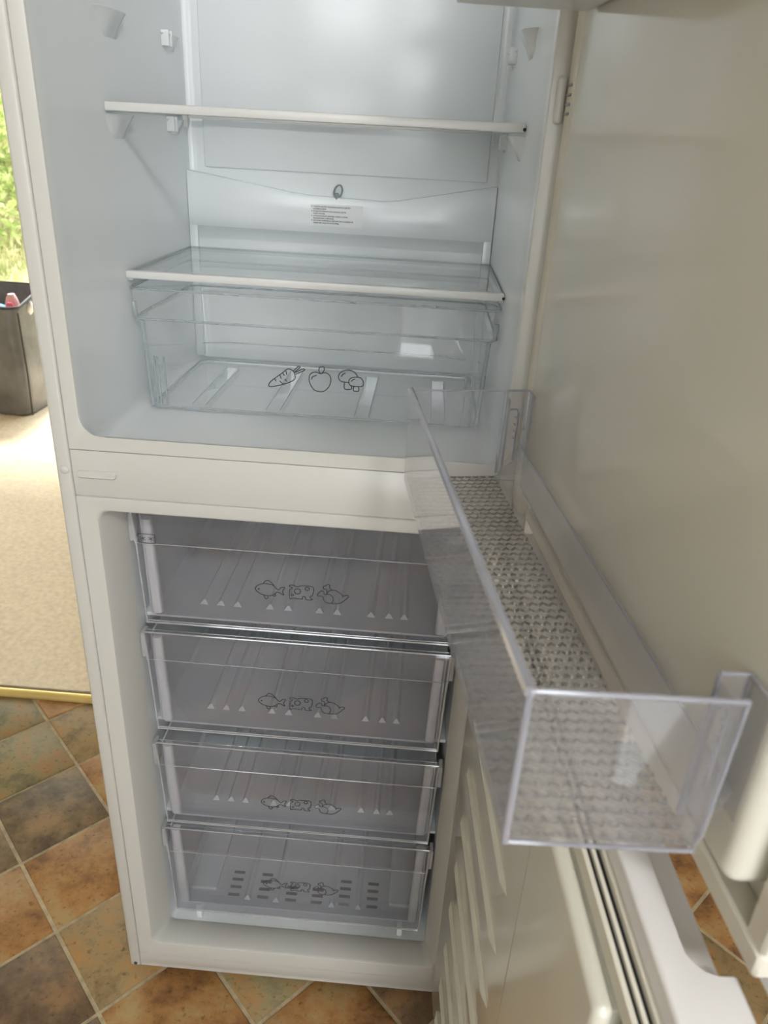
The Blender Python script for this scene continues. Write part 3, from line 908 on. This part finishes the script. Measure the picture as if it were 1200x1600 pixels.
# freezer drawers
def freezer_drawer(label, zb, zt, icon_z, first=False, last=False):
    t = thing('freezer_drawer', label, 'drawer', (W / 2, 0.22, zb), 'clear fronted freezer drawers')
    x0, x1 = 0.0695, 0.4755
    tx0, tx1 = 0.0640, 0.4800
    yb = 0.405
    ztb = zt - 0.012
    # opaque grey basket: floor, sides, back
    mb = MB()
    zf = zb + 0.006
    ti = 0.0022
    bx0, bx1 = x0 + 0.001, x1 - 0.001
    ux0, ux1 = tx0 + 0.003, tx1 - 0.003
    outer = [(ux0, ztb), (bx0, zb + 0.010), (bx0 + 0.006, zb + 0.003), (bx1 - 0.006, zb + 0.003), (bx1, zb + 0.010), (ux1, ztb)]
    inner = [(ux1 - ti, ztb), (bx1 - ti, zb + 0.011), (bx1 - 0.007, zf), (bx0 + 0.007, zf), (bx0 + ti, zb + 0.011), (ux0 + ti, ztb)]
    ring = outer + inner
    mb.loft([[(p[0], 0.062, p[1]) for p in ring], [(p[0], yb, p[1]) for p in ring]], True, True, smooth=False)
    mb.prism([(ux0 + .001, ztb), (bx0 + .001, zb + 0.010), (bx0 + 0.006, zb + 0.003), (bx1 - 0.006, zb + 0.003), (bx1 - .001, zb + 0.010), (ux1 - .001, ztb)], 'y', yb - 0.003, yb)
    basket = mb.build('basket', M['drawerbody'], t)
    xs = (0.1345, 0.1580, 0.1815, 0.2270, 0.2525, 0.2960, 0.3210, 0.3680, 0.3930, 0.4140) if not last else (0.183, 0.232, 0.327, 0.372)
    y_f = 0.092 if not last else 0.072
    for k, x in enumerate(xs):
        m = MB()
        hh = 0.0052
        m.loft([[(x - 0.0062, y_f + 0.001, zf - 0.0005), (x + 0.0062, y_f + 0.001, zf - 0.0005), (x + 0.0062, yb - 0.01, zf - 0.0005), (x - 0.0062, yb - 0.01, zf - 0.0005)],
                [(x - 0.0013, y_f + 0.006, zf + hh), (x + 0.0013, y_f + 0.006, zf + hh), (x + 0.0013, yb - 0.014, zf + hh), (x - 0.0013, yb - 0.014, zf + hh)]], False, True, smooth=False)
        m.build('floor_rib', M['drawerbody'], basket)
    # pale corner posts that hold the front
    for sg, xa, xb in ((1, tx0 + 0.006, x0 + 0.005), (-1, tx1 - 0.006, x1 - 0.005)):
        m = MB().loft([loop_rect(min(xb, xb + sg * 0.014), max(xb, xb + sg * 0.014), 0.055, 0.068, zb + 0.012, 0.004, 3),
                       loop_rect(min(xa, xa + sg * 0.013), max(xa, xa + sg * 0.013), 0.055, 0.068, ztb - 0.004, 0.004, 3)], True, True)
        m.build('corner_post', M['drawerpost'], t)
    # clear front: lower sheet, then the pull that leans out above the crease
    zc = zb + (zt - zb) * 0.73
    xc = lambda z, a, b: a + (b - a) * (z - zb) / (zt - zb)
    pr = [(zb, 0.0520), (zb + 0.003, 0.0495), (zc - 0.004, 0.0485), (zc, 0.0465), (zt - 0.004, 0.0435), (zt, 0.0455)]
    m = MB()
    r_ = []
    for z, y in pr:
        r_.append([(xc(z, x0, tx0), y, z), (xc(z, x1, tx1), y, z), (xc(z, x1, tx1), y + 0.0022, z), (xc(z, x0, tx0), y + 0.0022, z)])
    m.loft(r_, True, True, smooth=False)
    fr = m.build('front_panel', M['drawerfront'], t)
    # top flange behind the pull
    m = MB().box(tx0 + 0.001, tx1 - 0.001, 0.0455, 0.0535, zt - 0.002, zt, 0.0006, 1)
    m.build('pull_flange', M['drawerfront'], fr)
    e = MB()
    e.tube([(x0, 0.0495, zb + 0.001), (x1, 0.0495, zb + 0.001)], 0.0014, 6)
    e.tube([(x0 + .001, 0.0485, zb + 0.005), (x1 - .001, 0.0485, zb + 0.005)], 0.0007, 6)
    for a, b in ((x0, tx0), (x1, tx1)):
        e.tube([(a, 0.0495, zb), (xc(zc, a, b), 0.0478, zc)], 0.0014, 6)
        e.tube([(xc(zc, a, b), 0.0470, zc), (b, 0.0445, zt)], 0.0020, 6)
    e.tube([(tx0, 0.0455, zt), (tx1, 0.0455, zt)], 0.0012, 6)
    e.tube([(tx0 + .002, 0.0535, zt - 0.001), (tx1 - .002, 0.0535, zt - .001)], 0.0006, 6)
    e.tube([(xc(zc, x0, tx0), 0.0468, zc), (xc(zc, x1, tx1), 0.0468, zc)], 0.0006, 5)
    e.build('front_edge', M['draweredge'], fr)
    # side catches at the ends of the pull
    for a, sg in ((tx0, -1), (tx1, 1)):
        m = MB().box(min(a, a + sg * 0.0065), max(a, a + sg * 0.0065), 0.047, 0.066, zt - 0.044, zt - 0.004, 0.002, 2)
        m.build('side_catch', M['draweredge'], fr)
    for nm in ('fish', 'cheese', 'chicken'):
        icon(nm, 0.27, icon_z - 0.028, lambda z: 0.0495 - 0.0010 * (z - zb - 0.003) / (zc - 0.007 - zb), fr, 0.0012)
    if first:
        m = MB()
        for (a, b, c, d) in ((0.0705, 0.0925, 0.7865, 0.7873), (0.0705, 0.0925, 0.7991, 0.7999), (0.0705, 0.0713, 0.7865, 0.7999), (0.0917, 0.0925, 0.7865, 0.7999)):
            m.box(a, b, 0.0438, 0.0441, c, d)
        for cx in (0.0765, 0.0868):
            for k in range(3):
                a = PI / 2 + k * PI / 3
                dx, dz = math.cos(a) * 0.0038, math.sin(a) * 0.0038
                m.tube([(cx - dx, 0.0440, 0.7931 - dz), (cx + dx, 0.0440, 0.7931 + dz)], 0.00035, 4)
        m.build('two_star_mark', M['ink'], fr)['label'] = 'small box with two stars'
    if last:
        for xa, xb in ((0.084, 0.128), (0.424, 0.466)):
            MB().box(xa, xb, 0.085, 0.385, zf - 0.001, zf + 0.008, 0.003, 2).build('floor_step', M['drawerbody'], basket)
        for k, x in enumerate((0.1585, 0.2083, 0.2560, 0.3005, 0.3473, 0.3953)):
            ys = (0.081, 0.0962, 0.1110, 0.1252) if k in (0, 1, 4, 5) else (0.080, 0.0925, 0.1045)
            for y in ys:
                MB().box(x - 0.0095, x + 0.0095, y - 0.0028, y + 0.0028, zf - 0.003, zf + 0.0004).build('vent_slot', M['slot'], basket)  # flush dark pieces paint the shade inside the open slots
    return t


freezer_drawer('top freezer drawer with two-star mark, just under the crossbar', 0.6615, 0.8300, 0.728, first=True)
freezer_drawer('second freezer drawer down from the crossbar, no star mark', 0.4760, 0.6480, 0.5435)
freezer_drawer('third freezer drawer down, directly above the one with vent slots', 0.2880, 0.4520, 0.3480)
freezer_drawer('bottom freezer drawer with dark vent slots in its floor', 0.0830, 0.2780, 0.1655, last=True)
for x in (0.098, 0.440):
    MB().box(x, x + 0.010, 0.058, 0.40, 0.0525, 0.0855, 0.002).build('drawer_rail', M['liner'], fridge)
for zz in (0.659, 0.4735, 0.2855):
    for x0, x1 in ((K + 0.0141, K + 0.029), (W - K - 0.029, W - K - 0.0141)):
        MB().box(x0, x1, 0.075, 0.42, zz - 0.004, zz + 0.0022, 0.0012).build('drawer_rail', M['liner'], fridge)

# ------------------------------------------------------------------ clear bin on the fridge door
BDF = DoorFrame(0.4030, -0.0825, 8.5)


def BD(c):
    # the end walls splay outwards a little towards the door
    u = c[0] / 0.4425
    if c[1] > 0.09:
        c = (c[0], 0.09 + (c[1] - 0.09) * (0.90 - 0.38 * u), c[2])
    return BDF((c[0] + c[1] / 0.1 * (-0.007 * (1 - u) + 0.011 * u), c[1], c[2]))



bin_ = thing('door_bin', 'clear plastic bottle bin with patterned floor on the fridge door', 'bin', BD((0.22, 0.06, 0.957)))
bz, bt = 0.957, 1.0475
LEN, DEP, TH = 0.4425, 0.118, 0.0026
mb = MB()
mb.box(0, LEN, 0, TH, bz - 0.003, bt - 0.001, 0.0010, 1, BD)
fw = mb.build('front_wall', M['binfront'], bin_)
# far (hinge side) end wall and near end wall
mb = MB().box(0.0, TH, TH, 0.096, bz - 0.003, bt, 0.0008, 1, BD)
mb.build('end_wall', M['bin'], bin_)
mb = MB()
mb.box(LEN - TH, LEN, TH, 0.100, bz - 0.003, bt, 0.0008, 1, BD)
mb.build('end_wall', M['bin'], bin_)
# clips: shallow boxes that grip the door liner, with a slotted rib plate
for s0, s1 in ((0.002, 0.022), (LEN - 0.020, LEN)):
    mb = MB()
    mb.box(s0, s0 + 0.002, 0.096, DEP + 0.008, bz + 0.002, bt + 0.001, 0.0006, 1, BD)
    mb.box(s0, s1, DEP + 0.002, DEP + 0.0045, bz + 0.02, bt + 0.001, 0.0006, 1, BD)
    mb.box(s0, s1, 0.094, 0.0965, bz - 0.001, bt - 0.002, 0.0006, 1, BD)
    c_ = mb.build('door_clip', M['bin'], bin_)
    m = MB()
    m.tube([BD((s0, 0.096, bt + 0.0005)), BD((s0, DEP + 0.004, bt + 0.0005)), BD((s1, DEP + 0.004, bt + 0.0005))], 0.0011, 6)
    m.tube([BD((s0, DEP + 0.004, bt)), BD((s0, DEP + 0.004, bz + (0.03 if s0 < 0.2 else 0.075)))], 0.0011, 6)
    m.tube([BD((s0, 0.0965, bt)), BD((s0, 0.0955, bz + 0.004))], 0.0016, 6)
    m.tube([BD((s0, 0.101, bz + 0.012)), BD((s0, 0.101, bz + 0.068)), BD((s0, 0.104, bz + 0.072)), BD((s0, 0.111, bz + 0.072)), BD((s0, 0.113, bz + 0.068)), BD((s0, 0.113, bz + 0.018))], 0.0010, 6)
    for k in range(5):
        m.tube([BD((s0, 0.112, bz + 0.034 + k * 0.007)), BD((s0, 0.109, bz + 0.036 + k * 0.007))], 0.0009, 5)
    m.build('clip_rib', M['binrim'], c_)
# back wall: rises from the rear floor edge, leaning back to the door
mb = MB()
nb = 30
fr_, bk = [], []
for k in range(nb + 1):
    s = 0.004 + (LEN - 0.008) * k / nb
    fr_.append((s, 0)); 
prof = [(0.094, bz), (0.097, bz + 0.004), (0.100, bz + 0.012), (0.108, bz + 0.026), (DEP, bz + 0.036), (DEP + 0.0015, bz + 0.0365), (0.110, bz + 0.024), (0.102, bz + 0.010), (0.099, bz + 0.002), (0.0945, bz - 0.002)]
mb.loft([[BD((0.004, p[0], p[1])) for p in prof], [BD((LEN - 0.004, p[0], p[1])) for p in prof]], True, True)
mb.build('back_wall', M['bin'], bin_)
# floor with scalloped relief
mb = MB()
ns, nt_ = 430, 84
vs, hs = [], []
cs, ct = 0.0082, 0.0078
for i in range(ns + 1):
    s = TH + (LEN - 2 * TH) * i / ns
    for j in range(nt_ + 1):
        t_ = TH + (0.0945 - TH) * j / nt_
        row = math.floor(s / cs)
        u = (t_ / ct + 0.5 * (row % 2)) % 1.0 - 0.5
        v = s / cs - row
        e = v + 1.5 * u * u
        h = ((e + 0.5) % 1.0) ** 1.4 * 0.0018
        hs.append(h)
        vs.append(BD((s, t_, bz - 0.0005 + h)))
k = len(vs)
fs = [(i * (nt_ + 1) + j, (i + 1) * (nt_ + 1) + j, (i + 1) * (nt_ + 1) + j + 1, i * (nt_ + 1) + j + 1) for i in range(ns) for j in range(nt_)]
mb.add(vs, fs, True)
bf = mb.build('scalloped_floor', M['binfloor'], bin_, fix=False)
bf.data.materials.append(M['binstep_shade'])
bf.data.polygons.foreach_set('material_index', [1 if max(hs[q] for q in f) - min(hs[q] for q in f) > 0.0007 else 0 for f in fs])  # steep faces take the painted refraction shade
bf['label'] = 'translucent floor with a fish-scale relief'
# thick bright rim and edges
m = MB()
rim = []
for k in range(12):
    rim.append(BD((0.0 + LEN * k / 11, TH * 0.5, bt)))
m.tube(rim, 0.0032, 8)
m.tube([BD((0.0, TH / 2, bt)), BD((0.0, 0.096, bt))], 0.0010, 6)
m.tube([BD((LEN - TH / 2, TH / 2, bt)), BD((LEN - TH / 2, 0.102, bt))], 0.0014, 6)
m.tube([BD((LEN - TH / 2, TH / 2, bt)), BD((LEN - TH / 2, TH / 2, bz - 0.002))], 0.0021, 8)
m.tube([BD((LEN - TH / 2, TH / 2, bz - 0.002)), BD((LEN - TH / 2, 0.094, bz - 0.002)), BD((LEN - 0.006, 0.101, bz + 0.006))], 0.0014, 6)
m.tube([BD((LEN - TH, 0.100, bz + 0.006)), BD((LEN - TH, 0.104, bt))], 0.0014, 6)
m.tube([BD((0.002, 0.0955, bz)), BD((0.002, TH, bz))], 0.0008, 6)
m.tube([BD((0.004, DEP, bz + 0.0365)), BD((LEN - 0.024, DEP, bz + 0.0365))], 0.0009, 6)
m.build('rim', M['binrim'], bin_)['label'] = 'thick grey-violet rim catching the light'

# upper white bin, only its underside shows at the top edge of the frame
TD = DoorFrame(0.4185, -0.078, 6.7)
tb = thing('door_shelf', 'white upper door bin, underside just visible at the top edge', 'bin', TD((0.22, 0.05, 1.36)))
mb = MB()
tz = 1.3595
mb.box(0, LEN, 0, 0.003, tz, tz + 0.075, 0.0012, 1, TD).box(0, 0.003, 0.003, 0.095, tz, tz + 0.075, 0.0012, 1, TD).box(LEN - 0.003, LEN, 0.003, 0.095, tz, tz + 0.075, 0.0012, 1, TD)
mb.box(0.001, LEN - 0.001, 0.001, 0.1055, tz, tz + 0.004, 0.0015, 2, TD).box(0.003, LEN - 0.003, 0.1025, 0.1055, tz, tz + 0.045, 0.001, 1, TD)
mb.build('tray', M['topbin'], tb)
mb = MB().tube([TD((0, 0.0015, tz + 0.076)), TD((LEN, 0.0015, tz + 0.076))], 0.0032, 8)
mb.build('rim', M['topbin'], tb)

# ------------------------------------------------------------------ bag in the next room
bag = thing('storage_bag', 'tall grey black nylon bag full of odds and ends on the cream carpet', 'bag', (-1.75, 2.75, 0.0))
mb = MB()
rings = []
nz = 22
for k in range(nz + 1):
    z = 0.003 + 0.505 * k / nz
    b = 0.94 + 0.06 * math.sin(PI * min(1, k / nz * 1.3)) 
    base = loop_rect(-0.35 * b, 0.35 * b, -0.17 * b, 0.17 * b, 0, 0.05, 8)
    ring = []
    for q, p in enumerate(base):
        v = Vector((p[0], p[1], z))
        d = Vector((p[0], p[1], 0)).normalized()
        w = 0.012 * mnoise.noise(Vector((p[0] * 9, p[1] * 9, z * 3.5))) + 0.008 * math.sin(p[0] * 45 + z * 8) * (k / nz)
        v += d * w
        if k == nz:
            v.z += 0.015 * mnoise.noise(Vector((p[0] * 5, p[1] * 5, 1))) + (0.05 if p[1] > 0.05 else 0.0)
        a = math.radians(-3)
        ring.append((-1.75 + v.x * math.cos(a) - v.y * math.sin(a), 2.735 + v.x * math.sin(a) + v.y * math.cos(a), v.z))
    rings.append(ring)
inner = [[(-1.75 + (p[0] + 1.75) * 0.96, 2.735 + (p[1] - 2.735) * 0.94, p[2] - dz) for p in rings[-1]] for dz in (0.0, 0.12)]
mb.loft(rings + inner, True, True)
mb.build('bag_body', M['nylon'], bag)
MB().tube(rings[-1], 0.007, 6, True).build('rim_binding', M['binding'], bag)
sx = -1.75 + 0.325
MB().tube([(sx + 0.012, 2.558, 0.01), (sx + 0.022, 2.552, 0.2), (sx + 0.018, 2.556, 0.49)], 0.004, 6).build('side_seam', M['binding'], bag)


def blob(name, mat, c, r, label, cat, seed, squash=(1, 1, 1)):
    bm = bmesh.new()
    bmesh.ops.create_icosphere(bm, subdivisions=3, radius=1)
    for v in bm.verts:
        d = 1 + 0.22 * mnoise.noise(v.co * 1.7 + Vector((seed, 0, 0)))
        v.co = Vector((c[0] + v.co.x * r * squash[0] * d, c[1] + v.co.y * r * squash[1] * d, c[2] + v.co.z * r * squash[2] * d))
    m = MB(); m.frombm(bm, None, True)
    return tag(m.build(name, mat), label, cat)


# pink clog standing heel up in the bag
cl = thing('clog_shoe', 'pink foam clog sticking heel up out of the grey bag', 'shoe', (-1.495, 2.68, 0.42))
mb = MB()
rg = []
for k in range(9):
    z = 0.40 + 0.018 * k
    w = 0.040 * math.sqrt(max(0.02, 1 - (k / 8.4) ** 2.4))
    rg.append([(-1.497 + w * math.cos(2 * PI * q / 16), 2.69 + 0.028 * math.sin(2 * PI * q / 16) * (0.5 + w / 0.08), z) for q in range(16)])
mb.loft(rg, True, True)
mb.build('sole', M['palepink'], cl)
mb = MB()
rg = []
for k in range(8):
    z = 0.40 + 0.016 * k
    w = 0.029 * math.sqrt(max(0.02, 1 - (k / 7.4) ** 2.4))
    rg.append([(-1.492 + w * math.cos(2 * PI * q / 16), 2.658 + 0.014 * math.sin(2 * PI * q / 16), z) for q in range(16)])
mb.loft(rg, True, True)
mb.build('footbed', M['pink'], cl)
blob('folded_cloth', M['blue'], (-1.575, 2.70, 0.455), 0.045, 'blue cloth beside the pink clog in the bag', 'cloth', 2, (1, 0.8, 0.9))
blob('rag', M['whitecloth'], (-1.425, 2.70, 0.485), 0.028, 'small white rag at the bag corner next to the fridge', 'cloth', 5, (0.8, 1, 1.1))

# ------------------------------------------------------------------ garden
mb = MB()
vs = []
nx, ny = 40, 40


def bank(x, y):
    t = max(0.0, y - 4.2)
    return -0.25 + min(3.2, 0.10 * t + 0.045 * t * t) + 0.10 * mnoise.noise(Vector((x * 0.8, y * 0.8, 0)))


for j in range(ny + 1):
    for i in range(nx + 1):
        x = -9 + 13 * i / nx; y = 3.5 + 9 * j / ny
        vs.append((x, y, bank(x, y)))
mb.add(vs, [(j * (nx + 1) + i, j * (nx + 1) + i + 1, (j + 1) * (nx + 1) + i + 1, (j + 1) * (nx + 1) + i) for j in range(ny) for i in range(nx)], True)
structure(mb.build('ground', M['soil']))
mb = MB()
rnd = random.Random(11)
for k in range(24000):
    y = 3.7 + 7.5 * rnd.random()
    xc_ = 0.41 - 0.56 * (y + 0.786)
    x = xc_ + rnd.uniform(-1.8, 2.6)
    z = bank(x, y)
    h = rnd.uniform(0.05, 0.15); a = rnd.uniform(0, PI); w = 0.012
    lx, ly = rnd.uniform(-.06, .06), rnd.uniform(-.06, .06)
    dx, dy = math.cos(a) * w, math.sin(a) * w
    mb.add([(x - dx, y - dy, z - 0.01), (x + dx, y + dy, z - 0.01), (x + lx, y + ly, z + h)], [(0, 1, 2)])
o = mb.build('grass', M['grass'], fix=False)
o['kind'] = 'stuff'; tag(o, 'sunlit rough grass growing on the garden bank', 'grass')
mb = MB()
for k in range(16000):
    y = rnd.uniform(6.2, 8.6)
    x = 0.41 - 0.56 * (y + 0.786) + rnd.uniform(-1.8, 2.8)
    top = 2.7 + 0.4 * mnoise.noise(Vector((x * 1.3, y, 4)))
    z0 = bank(x, y)
    if y > 8.2 or rnd.random() < 0.5:
        z = rnd.uniform(z0, top)
    else:
        z = z0 + abs(rnd.gauss(0, 0.22)) + 0.35 * max(0, mnoise.noise(Vector((x * 1.5, y * 1.5, 9))))
        if y < 7.3:
            z = min(z, 1.0)
    a = Vector((rnd.uniform(-1, 1), rnd.uniform(-1, 1), rnd.uniform(-1, 1))).normalized()
    b = a.orthogonal().normalized()
    l, w = rnd.uniform(0.03, 0.06), rnd.uniform(0.014, 0.024)
    c = Vector((x, y, z))
    mb.add([c - a * l, c + b * w, c + a * l, c - b * w], [(0, 1, 2, 3)])
o = mb.build('hedge_foliage', M['leaf'], fix=False)
o['kind'] = 'stuff'; tag(o, 'bright green leafy hedge behind the garden grass', 'hedge')
